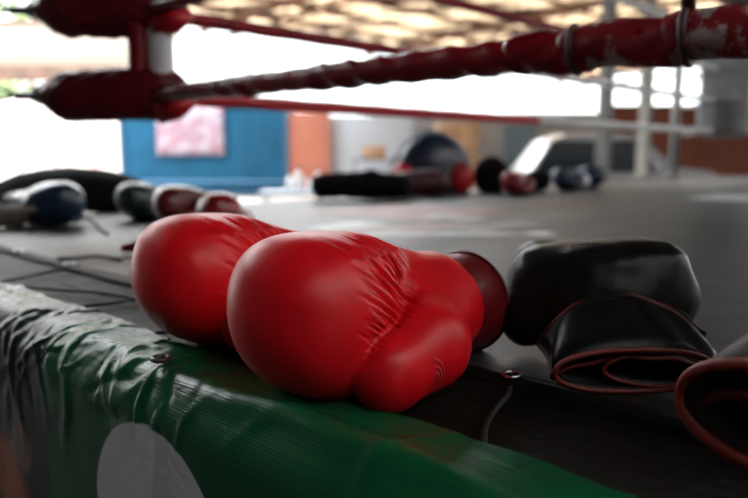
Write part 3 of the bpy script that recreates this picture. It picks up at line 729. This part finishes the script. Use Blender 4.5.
for k in range(4):
    straight_rope(uv(C_U+.05, C_V, HR[k]), uv(C_U+SIDE-.05, C_V, HR[k]), .0215 if k < 2 else .022, M['vinyl_bright'] if k == 0 else M['vinyl_red'], f'{ordn[k]} ring rope on the left side, red turning white halfway', M['vinyl_white'], splits[k], name='side_rope')
    straight_rope(uv(C_U+SIDE, C_V-.05, HR[k]), uv(C_U+SIDE, C_V-SIDE, HR[k]), .022, M['vinyl_white'], f'white {ordn[k]} ring rope of the far side, right of the corner pad', name='far_rope')
# corner posts
M['post'] = mat('corner_post_steel', (.10, .10, .11), .4, .7)
def post(u, v, label):
    t = empty('corner_post', uv(u, v, 0), ANG, label=label, cat='corner post', group='boxing ring corner posts')
    MB().cyl((0, 0, .006), (0, 0, 1.35), .04, seg=20).build('pole', M['post'], t); MB().cyl((0, 0, 0.006), (0, 0, .03), .09).build('base_plate', M['post'], t)
    MB().lathe([(.0, 1.39), (.03, 1.38), (.044, 1.35)], 16).build('cap', M['post'], t)
    return t
pl = post(C_U-.58, C_V+.58, 'dark steel corner post beside the red corner pads, holding their wires')
M['post_pale'] = mat('pale_post_steel', (.40, .40, .40), .5, .2); M['post_dark'] = M['post']; M['post'] = M['post_pale']
pr = post(C_U+SIDE+.58, C_V+.58, 'pale grey steel post of the far ring corner, left of the grey corner pad'); M['post'] = M['post_dark']
# turnbuckle wires
out = (A-B).normalized(); Cw = uv(C_U, C_V, 0)
for k in range(4):
    t = empty('turnbuckle', Cw+Vector((0, 0, HR[k])), 0, label=['pair of dark wires tying the lower red corner pad to its post', 'dark wires tying the upper red corner pad to its post', 'dark wires tying the third near rope to the left corner post', 'dark wires tying the top near rope to the left corner post'][k], cat='turnbuckle', group='turnbuckles of the left corner')
    s0 = out*.36; e0 = out*.79
    for dz, nm in ((.03, 'wire'), (-.012, 'wire')):
        MB().tube([s0+Vector((0, 0, .0)), out*.42+Vector((0, 0, dz)), e0+Vector((0, 0, dz))], .005, 8).build(nm, M['cord'], t)
    MB().tube([out*.02, out*.36], .012, 10).build('hook_rod', M['post'], t)
for k in range(4):
    t = empty('turnbuckle', uv(C_U+SIDE, C_V, HR[k]), ANG, label='steel turnbuckle tying the %s rope to the pale post of the far corner' % ordn[k], cat='turnbuckle', group='turnbuckles of the far corner')
    MB().tube([(.03, .03, 0), (.55, .55, 0)], .008, 8).build('rod', M['steel'], t); MB().tube([(.30, .30, 0), (.44, .44, 0)], .02, 10).build('barrel', M['steel'], t)
# corner pads: lumpy bags round the rope corners
def sdfpad(sd, L0, L1, rz, ry_):
    def f(P):
        q = capsule(P, (L0, 0, 0), (L1, 0, .004), .9*rz, rz, flat=(1, ry_/rz, 1))
        q = smin(q, capsule(P, (L0, 0, .0), (L0-.085, 0, .012), .5*rz, .012), .05)
        return q + .007*wave(P, 26, sd)+.0025*wave(P, 90, sd+1)
    return f
for k in range(2):
    t = empty('corner_pad', Cw+Vector((0, 0, HR[k])), 0, cat='corner pad', group='red pads of the left ring corner',
              label=['dark red lumpy pad wrapped round the lower rope corner at upper left', 'dark red pad at the top left edge of the picture, one rope higher'][k])
    f = sdfpad(20+k, -.21, .05, .079, .064); V, Fc = snet(f, (-.38, -.13, -.13), (.18, .13, .13), .006)
    mesh_np('pad_cover', V, Fc, M['vinyl_dark'], t, vnormals(V, Fc))
    for x in (-.20,):
        MB().tube([(x+.006*math.sin(a_*2), .056*math.cos(a_), .062*math.sin(a_)) for a_ in [2*PI*q/24 for q in range(24)]], .007, 8, closed=True, flat=.6).build('tie_strap', M['cord'], t)
    MB().tube([(-.335, 0, .0), (-.30, -.01, .02), (-.30, .0, -.02), (-.335, 0, 0)], .007, 8).build('knot', M['cord'], t)
    # bright red sleeve at the rope side
    MB().tube([(.045, -.025, -.045), (.10, -.03, -.035), (.15, -.025, -.012)], [.036, .032, .014], 16).build('sleeve', M['vinyl_bright'], t)
# vertical padded band at the corner
x0 = .0
for k in range(3):
    t = empty('rope_spacer', Cw+Vector((0, 0, HR[k])), math.radians(0), cat='rope spacer', group='vertical bands tying the corner ropes',
              label=['red and white vertical padded band joining the two lowest corner ropes', 'vertical padded band joining the second and third corner ropes', 'vertical padded band joining the third and top corner ropes'][k])
    hgt = HR[k+1]-HR[k]
    MB().tube([(.0-.005, -.02, z*hgt/10) for z in range(11)], .030, 18, flat=1).build('red_side', M['vinyl_red'], t)
    MB().tube([(.055, -.015, z*hgt/10) for z in range(11)], .036, 18).build('white_side', M['vinyl_white'], t)
# grey far corner pad with printed emblem
Pc = uv(C_U+SIDE, C_V, 0); az = math.atan2(Pc.x, Pc.y)
t = empty('corner_cushion', Pc*.972+Vector((0, 0, .325)), -az, label='tall grey corner pad with a dark red emblem at the far ring corner', cat='corner pad')
f = lambda P: sell(P, (0, 0, .46), (.185, .07, .46), 6)+.004*wave(P, 12, 5)
V, Fc = snet(f, (-.22, -.1, -.03), (.22, .1, .96), .015); mesh_np('cushion', V, Fc, M['vinyl_grey'], t, vnormals(V, Fc))
M['emb_dark'] = mat('emblem_dark_red', (.12, .02, .02), .5)
mb = MB()
for k in range(7):
    a_ = k*2*PI/7; mb.tube([(.02+.03*math.cos(a_), -.086, .16+.04*math.sin(a_)), (.02+.075*math.cos(a_+.5), -.086, .16+.085*math.sin(a_+.5))], [.022, .01], 8, flat=.15)
mb.build('emblem', M['emb_dark'], t)
for z in (.265, .05): MB().box((0, -.083, z), (.24, .008, .014)).build('printed_line', M['emb_dark'], t, smooth=False)
for z in (HR[1]-.325, HR[2]-.325): MB().box((0, -.074, z), (.34, .012, .03)).build('strap', M['vinyl_grey'], t, bevel=.004)

# ------------------------------------------------------------------ red boxing gloves
FI = (0, 0, .076)
def glove_parts():
    Rf = Matrix.Rotation(math.radians(-14), 3, 'Y') @ Matrix.Rotation(math.radians(10), 3, 'Z')
    def fist(P):
        P = P.copy(); z = P[:, 2]-.072; P[:, 0] -= .13*z; P[:, 1] += .06*z
        return sell(P, (-.002, -.006, .073), (.083, .071, .0725), 2.3, Rf)
    def thumb(P):
        a = capsule(P, (-.008, .066, .036), (-.060, .064, .047), .0335, .0345)
        a = smin(a, capsule(P, (-.060, .064, .047), (-.140, .020, .056), .0345, .035), .02)
        return a
    def wrist(P):
        a = capsule(P, (-.055, -.004, .064), (-.19, -.004, .058), .060, .0530)
        pl_ = -(P[:, 0]+.160)
        k = .008; return np.maximum(a, pl_)+np.maximum(0, k-np.abs(a-pl_))**2*.25/k
    def f(P):
        w = smin(wrist(P), thumb(P), .030); a = fist(P)
        top = np.clip((P[:, 2]-.104)/.025, 0, 1)+np.clip((-P[:, 1]+.02)/.04, 0, 1); k = .004+.055*np.clip(top, 0, 1)
        d = smin(a, w, k)
        return np.maximum(d, -(P[:, 2]-.0015)) if False else d
    return fist, thumb, wrist, f
def wrinkles(V, c, sd, n_=46):
    # c: how far a point lies on the fist side (+) or the thumb side (-) of the crease; grooves run across the crease
    r_ = np.random.default_rng(sd); o = np.zeros(len(V)); t_ = np.array((-.66, -.10, .74)); s_ = V@t_
    cp_, cm = np.clip(c, 0, None), np.clip(-c, 0, None)
    for i in range(n_):
        q = (i+r_.uniform(.1, .9))/n_; s0 = .008+.130*q; L_ = r_.uniform(.009, .022)*(1+.7*q); k_ = -.5+1.0*q+.10*r_.normal(); w = r_.uniform(.0008, .0015); am = r_.uniform(.0012, .0030)
        b_ = s_-s0-k_*cp_+.3*cm+(.8+3*q)*cp_**2*r_.uniform(-1, 1)*2
        ww = w*(1+38*cp_+25*cm)
        g = -np.exp(-(b_/ww)**2)+.45*np.exp(-((np.abs(b_)-1.9*ww)/ww)**2)
        o += am*g*np.exp(-(cp_/L_)**1.6)*np.exp(-(cm/(L_*.30))**2)
    pucker = -.0018*np.exp(-(c/.006)**2)
    return np.clip(o+pucker, -.0052, .003)*np.clip((V[:, 1]+.005)/.03, 0, 1)*np.clip((.03-V[:, 0])/.02, 0, 1)
def build_glove(name, loc, rz, label, mats, h=.0022, wr=True, group=None, emblem=True):
    t = empty(name, loc, rz, label=label, cat='boxing glove', group=group)
    fist, thumb, wrist, f = glove_parts()
    V, Fc = snet(f, (-.19, -.10, -.01), (.11, .12, .17), h)
    Nn = vnormals(V, Fc)
    V = V+Nn*(.0012*wave(V, 30, 2)*np.clip(V[:, 2]/.03, 0, 1))[:, None]
    if wr:
        V = V+Nn*wrinkles(V, np.minimum(thumb(V), wrist(V))-fist(V), 4)[:, None]
    V[:, 2] = np.maximum(V[:, 2], .0005+0*V[:, 2])
    Nn = vnormals(V, Fc)
    fd, td, wd = fist(V), thumb(V), wrist(V)
    cls = np.where(fd < np.minimum(td, wd), 0, np.where(td < wd-.004, 1, 2))
    split_build(V, Fc, Nn, cls, ['fist', 'thumb', 'wrist_section'], [mats['body']]*3, t)
    # cuff
    seg = 48
    prof_ = [(-.135, .050), (-.150, .0525), (-.170, .0535), (-.193, .0540), (-.205, .0536), (-.2095, .0514), (-.208, .0490), (-.198, .0475), (-.150, .045)]
    CY, CZ = .002, .0545
    mb = MB(); mb.grid([[Vector((x, CY+r*1.0*math.cos(2*PI*k/seg), CZ+r*.98*math.sin(2*PI*k/seg))) for k in range(seg+1)] for x, r in prof_], True); mb.build('cuff', mats['cuff'], t)
    mb = MB(); mb.grid([[Vector((x, CY+r*math.cos(2*PI*k/seg), CZ+r*math.sin(2*PI*k/seg))) for k in range(seg+1)] for x, r in [(-.205, .0475), (-.18, .043), (-.14, .038), (-.10, .02), (-.098, 0)]]); mb.build('lining', mats['lining'], t)
    mb = MB(); mb.tube([Vector((-.2065, CY+.0544*math.cos(2*PI*k/seg), CZ+.0535*math.sin(2*PI*k/seg))) for k in range(seg)], .0016, 8, closed=True); mb.build('edge_piping', mats['cuff'], t)
    mb = MB(); mb.tube([Vector((-.1615, CY+.0515*math.cos(2*PI*k/seg), CZ+.0505*math.sin(2*PI*k/seg))) for k in range(seg)], .0018, 8, closed=True); mb.build('wrist_seam', mats['cuff'], t)
    if emblem:   # faint circular swirl on the outer wrist, pressed onto the surface
        def onsurf(x, z):
            p = np.array([[x, .12, z]])
            for _ in range(40):
                d = f(p)[0]
                if d < 1e-4: break
                p = p-np.array([[0, d, 0]])*.9
            g = grad(f, p)[0]; return Vector(p[0]+g*.0003), Vector(g)
        mb = MB()
        for (r0, a0, a1, wd0) in ((.021, .3, 3.6, .0032), (.013, .9, 4.4, .0028), (.006, 0, 4.6, .0025), (.020, 4.2, 5.6, .0022)):
            L_, R2 = [], []
            for k in range(25):
                q = k/24; an = a0+(a1-a0)*q; w = wd0*math.sin(PI*min(1, max(0, q))*.98+.02)*.5+.0002
                for lst, rr_ in ((L_, r0-w), (R2, r0+w)):
                    p, g = onsurf(-.030+r0*.35+rr_*math.cos(an)*.75, .032-r0*.2+rr_*math.sin(an)*1.05); lst.append(p)
            mb.grid([L_, R2])
        mb.build('printed_emblem', mats['emblem'], t, solid=.0001)
    return t
def dirang(dx, dy): return math.atan2(dy, dx)
RM = dict(body=M['red_leather'], cuff=M['red_cuff'], lining=M['lining'], emblem=M['emblem'])
g1 = build_glove('boxing_glove', (-.043, .605, .001), dirang(-.674, -.739), 'front red boxing glove lying on its side, thumb fold toward the viewer', RM, h=.0015, group='pair of large red gloves on the ring edge'); g1.scale = (1.02,)*3
g2 = copy_thing(g1, (-.183, .776, .002), dirang(-.73, -.68), 'rear red boxing glove of the large pair, half hidden behind the front one', group='pair of large red gloves on the ring edge')

# mid-distance gloves share a lower resolution model
lo_ = build_glove('boxing_glove', (-.69, 2.02, .008), 0, 'dark teal-black glove at the left end of the row behind the rear red glove',
                  dict(body=mat('teal_black_leather', (.006, .022, .026), .3, coat=.4), cuff=M['red_cuff'], lining=M['lining'], emblem=M['black_emblem']), h=.0036, group='row of gloves behind the large red pair', emblem=False)
def place(o, px, Y, z, rz): p = at(px, 200, Y); o.location = (p.x, p.y, z); o.rotation_euler = (0, 0, rz); return o
place(lo_, 138, 2.2, .008, dirang(-.5, -.85)); lo_.scale = (.8,)*3
DR = mat('dark_red_glove_leather', (.15, .008, .008), .3, coat=.5); DB = mat('dark_blue_glove_leather', (.006, .028, .062), .28, coat=.5)
def cp(px, Y, rz, label, m1, m2, group=None, sc=1.0):
    p = at(px, 200, Y); o = copy_thing(lo_, (p.x, p.y, .008), rz, label, {'*': m1, 'cuff': m2, 'lining': M['lining']}, group, scale=sc)
    if not group and 'group' in o: del o['group']
    return o
g = 'row of gloves behind the large red pair'
cp(176, 2.0, dirang(-.9, -.4), 'dark red glove in the middle of the row behind the rear red glove', DR, M['red_cuff'], g, .8)
cp(222, 1.72, dirang(.2, -.98), 'brighter red glove peeking over the rear red glove', mat('mid_red_leather', (.3, .01, .012), .3, coat=.5), M['red_cuff'], g, .78)

# blue glove with grey wraps at far left
cp(60, 2.0, dirang(.93, -.35), 'dark blue shiny glove lying on the canvas at far left', DB, M['black_leather'], sc=.88)

# ------------------------------------------------------------------ black glove with red-brown piping, seen from its cuff
def black_glove(name, loc, rz, label, leather, piping, emblem=True):
    t = empty(name, loc, rz, label=label, cat='boxing glove', group='black gloves with red piping'); t.scale = (.92, .94, .97)
    # local: +Y away from the cuff mouth (toward the fist), x across
    def f(P):
        R1 = Matrix.Rotation(math.radians(-4), 3, 'Y')
        a = sell(P, (.012, .155, .080), (.090, .062, .043), 3.2, R1)
        a = smin(a, sell(P, (.022, .128, .046), (.072, .045, .038), 2.6), .03)
        lob = capsule(P, (-.068, .150, .075), (-.083, .135, .036), .034, .030)
        a = smin(a, lob, .022)
        a = smin(a, capsule(P, (-.06, .20, .085), (-.01, .215, .085), .030, .032), .012)
        return a+.0014*wave(P, 45, 31)
    V, Fc = snet(f, (-.14, .02, -.01), (.13, .27, .15), .0026); V[:, 2] = np.maximum(V[:, 2], .0006); Nn = vnormals(V, Fc)
    cls = np.where((V[:, 0] < -.052) & (V[:, 2] < .085), 1, 0)
    split_build(V, Fc, Nn, cls, ['hand_section', 'thumb'], [leather]*2, t)
    # cuff: flattened open tube flaring to its mouth at y = 0
    seg = 60
    def ring(y, rx_, rz_, cx=0, cz_=None):
        cz_ = rz_+.001 if cz_ is None else cz_
        return [Vector((cx+rx_*math.copysign(abs(math.cos(a_))**.85, math.cos(a_)), y+.010*math.cos(a_), cz_+rz_*math.copysign(abs(math.sin(a_))**.9, math.sin(a_)))) for a_ in [2*PI*k/seg for k in range(seg+1)]]
    mb = MB(); mb.grid([ring(.11, .062, .036, .012), ring(.07, .068, .034, .006), ring(.03, .074, .024), ring(0, .077, .0185)], True)
    mb.build('cuff', leather, t, solid=.005)
    mb = MB(); mb.grid([ring(.006, .072, .0155, 0, .020), ring(.05, .062, .020, .0, .027), ring(.10, .03, .015, .01, .034), ring(.101, .0005, .0005, .01, .034)]); mb.build('lining', M['lining'], t)
    mb = MB(); mb.tube(ring(-.001, .078, .0195)[:-1], .0026, 10, closed=True); mb.build('mouth_piping', piping, t)
    # inner flap with its own piping
    mb = MB(); rows = []
    for k in range(19):
        a_ = math.radians(120+k*10); rows.append([Vector((.022+.050*math.cos(a_), .004+.0*k, .020+.015*math.sin(a_))), Vector((.022+.046*math.cos(a_), .05, .026+.015*math.sin(a_)))])
    mb.grid(rows); fl = mb.build('inner_flap', leather, t, solid=.003)
    MB().tube([r_[0] for r_ in rows], .0022, 8).build('piping', piping, fl)
    # wrist strap lying over the cuff, rounded free end at right
    def spt(q, w):       # q along 0..1 from left to right, w across 0 (front) .. 1 (back)
        x = -.078+.160*q
        ar = math.sin(PI*q*.90)**.6 if q > 0 else 0
        half = 1 if q < .80 else math.sqrt(max(0, 1-((q-.80)/.20)**2)); w2 = .5+(w-.5)*half
        y = -.010+.078*w2+.010*math.sin(q*PI)+(.012*(1-q))
        z = .004+.022*ar+.042*w2*(.25+.75*ar)+.0015*math.sin(q*19+w*3)-(.014*max(0, q-.75)*4*.25)
        return Vector((x+.004*math.sin(w2*PI), y, z+.006))
    rows = [[spt(i/48, j/12) for j in range(13)] for i in range(49)]
    mb = MB(); mb.grid(rows, True); sp = mb.build('wrist_strap', leather, t, solid=.004)
    edge = [r_[0] for r_ in rows[:-1]]+[r_[-1] for r_ in rows[::-1]]
    MB().tube(edge, .0026, 8).build('piping', piping, sp)
    mb = MB(); inner = [[spt(i/160*.97, .07)+Vector((0, 0, .0026)) for i in range(161)], [spt(i/160*.97, .93)+Vector((0, 0, .0026)) for i in range(161)]]
    for ln in inner:
        mb = MB()
        for i in range(0, 160, 2): mb.tube([ln[i], ln[i+1]], .0004, 4)
        x_ = mb.build('stitching', M['thread'], sp)
    # fleece collar between strap and hand
    mb = MB(); mb.tube([spt(.25+.72*i/30, 1.0)+Vector((.004, .006, -.004)) for i in range(31)], [.007+.002*math.sin(i*1.7) for i in range(31)], 10); mb.build('fleece_collar', M['fleece'], t)
    if emblem:
        mb = MB()
        for k in range(5):
            a_ = k*2*PI/5+.5
            for q in range(1):
                pp = []
                for sft in (0, .006, .012):
                    x, y = -.012+sft*1.3*math.cos(a_), .135+sft*math.sin(a_)
                    p = np.array([[x, y, .16]])
                    for _ in range(40): p[0, 2] -= f(p)[0]*.8
                    pp.append(Vector(p[0]+np.array([0, 0, .0006])))
                mb.tube(pp, [.0008, .0016, .0005], 6, flat=.3)
        mb.build('worn_emblem', M['black_emblem'], t)
    return t
bg1 = black_glove('boxing_glove', (.231, .600, .008), math.radians(-3), 'black boxing glove with red-piped wrist strap, its cuff open toward the viewer', M['black_leather'], M['piping'])
BR = mat('dark_brown_leather', (.030, .007, .005), .40, spec=.2, var=.25, vscale=30, bump=.2, bscale=500, tex='VORONOI', bdist=.0008)
bg2 = black_glove('boxing_glove', (.276, .410, .008), math.radians(-62), 'dark brown-red glove cut off by the lower right edge of the picture', BR, M['piping'], emblem=False)
bg2.scale = (1.2, 1.2, 1.9)

# ------------------------------------------------------------------ soft things further back
def lump(name, label, cat, px, Y, pieces, mt, h=.008, seed=0, group=None, z0=.007, amp=.004, rz=0):
    p = gnd(px, 200); p = at(px, 200, Y)
    def f(P):
        d = None
        for q in pieces:
            e = capsule(P, *q[1:]) if q[0] == 'c' else ell(P, *q[1:])
            d = e if d is None else smin(d, e, .03)
        return d+amp*wave(P, 30, seed)
    allp = np.array([x for q in pieces for x in ([q[1], q[2]] if q[0] == 'c' else [np.array(q[1])+q[2], np.array(q[1])-q[2]])], float)
    V, Fc = snet(f, allp.min(0)-.12, allp.max(0)+.12, h); V[:, 2] = np.maximum(V[:, 2], 0)
    o = mesh_np(name, V, Fc, mt, None, vnormals(V, Fc)); o.location = (p.x, Y, z0); o.rotation_euler = (0, 0, rz); return tag(o, label, cat, group)
M['cloth_black'] = mat('black_cloth', (.006, .006, .006), .9, spec=.1, bump=.5, bscale=40, bdist=.01)
M['cloth_grey'] = mat('grey_brown_wrap', (.16, .13, .11), .9, var=.3, vscale=20, bump=.6, bscale=120)
# hand wraps by the blue glove
o = lump('hand_wrap', 'crumpled grey-brown hand wraps beside the blue glove at far left', 'hand wrap', 6, 1.95, [('c', (-.16, 0, .02), (.02, 0, .035), .022, .026), ('c', (-.05, -.03, .02), (.09, .0, .06), .018, .014), ('c', (-.12, .04, .04), (.03, .03, .05), .02, .015)], M['cloth_grey'], .005, 3, amp=.006)
for i, (a_, b__, lb) in enumerate((((75, 212), (108, 234), 'dark cord lying on the canvas right of the blue glove'), ((58, 259), (122, 259), 'dark cord with a frayed end leading to the small strap'), ((28, 232), (66, 229), 'short dark cord under the blue glove at far left'))):
    tag(MB().tube(sagcord(gnd(*a_, .010), gnd(*b__, .010), sd=40+i, amp=.01), .004, 8).build('cord', M['cord']), lb, 'cord', 'loose cords on the canvas')
o = lump('hand_strap', 'small dark red leather strap lying left of the rear red glove', 'strap', 132, 1.46, [('c', (-.02, 0, .012), (.05, .0, .022), .010, .016)], M['red_cuff'], .003, 5, amp=.002)
# large dark round pad at the left, on the ring's far left edge
M['tarp'] = mat('dark_tarp', (.010, .010, .008), .85, spec=.1, var=.2)
o = lump('round_floor_pad', 'large dark domed pad lying at the far left ring edge', 'pad', 72, 2.62, [('e', (0, 0, .0), (.35, .16, .158))], M['tarp'], .012, 8, amp=.002)

# cluster in the middle: black shorts, shields, gloves
o = lump('black_shin_guard', 'long black shin guard lying at the left of the gear pile', 'shin guard', 362, 3.12, [('c', (-.175, 0, .06), (.17, .0, .06), .055, .055), ('c', (-.09, .02, .09), (.05, .0, .09), .03, .035)], M['cloth_black'], .008, 11, amp=.008)
o = lump('red_shin_guard', 'dark maroon shin guard lying between the black one and the round shield', 'shin guard', 412, 3.35, [('c', (-.13, 0, .06), (.12, .05, .065), .055, .062)], mat('maroon_leather', (.045, .004, .006), .5), .008, 13, amp=.008)
# round belly shield
YS = 3.75; ps = at(431, 190, YS)
t = empty('belly_shield', (ps.x, YS, .007), 0, label='dark blue domed belly shield with red sides and pale rim standing in the gear pile', cat='shield')
f = lambda P: np.maximum(ell(P, (0, 0, .07), (.205, .10, .235)), -(P[:, 2]-.0)); V, Fc = snet(f, (-.25, -.14, -.02), (.25, .14, .34), .010); mesh_np('front_panel', V, Fc, mat('navy_vinyl', (.008, .022, .05), .32, coat=.4), t, vnormals(V, Fc))
pts = [Vector((.212*math.cos(a_), .015, .07+.243*math.sin(a_))) for a_ in [math.radians(-12+204*k/40) for k in range(41)]]
MB().tube(pts, .012, 10).build('rim', mat('pale_blue_rim', (.35, .42, .5), .35), t)
for sx_, nm in ((-.15, 'side_strap'), (.15, 'side_strap')):
    f = lambda P, s=sx_: ell(P, (s, -.05, .075), (.07, .06, .085)); V, Fc = snet(f, (sx_-.1, -.15, -.02), (sx_+.1, .05, .18), .010); mesh_np(nm, V, Fc, mat('red_side_vinyl', (.45, .012, .02), .35), t, vnormals(V, Fc))
p = at(490, 192, 3.7)
o = lump('focus_mitt', 'black domed focus mitt standing right of the round shield', 'focus mitt', 491, 3.72, [('e', (0, 0, .085), (.095, .07, .105))], M['cloth_black'], .009, 15, amp=.003)
MR = mat('maroon_red_leather', (.22, .012, .02), .4)
cp(513, 3.5, dirang(-.6, -.8), 'red glove right of the black mitt in the gear pile', MR, M['black_leather'], sc=.80)
cp(539, 3.8, dirang(.7, -.7), 'black and red glove between the red glove and the navy gloves', M['cloth_black'], MR, sc=.8)
NB = mat('navy_leather', (.006, .018, .045), .35)
cp(563, 3.95, dirang(-.8, -.6), 'left navy glove at the right end of the gear pile', NB, M['pale'], sc=.85)
cp(592, 4.15, dirang(.9, -.4), 'right navy glove ending the gear pile at right', NB, M['black_leather'], sc=.9)
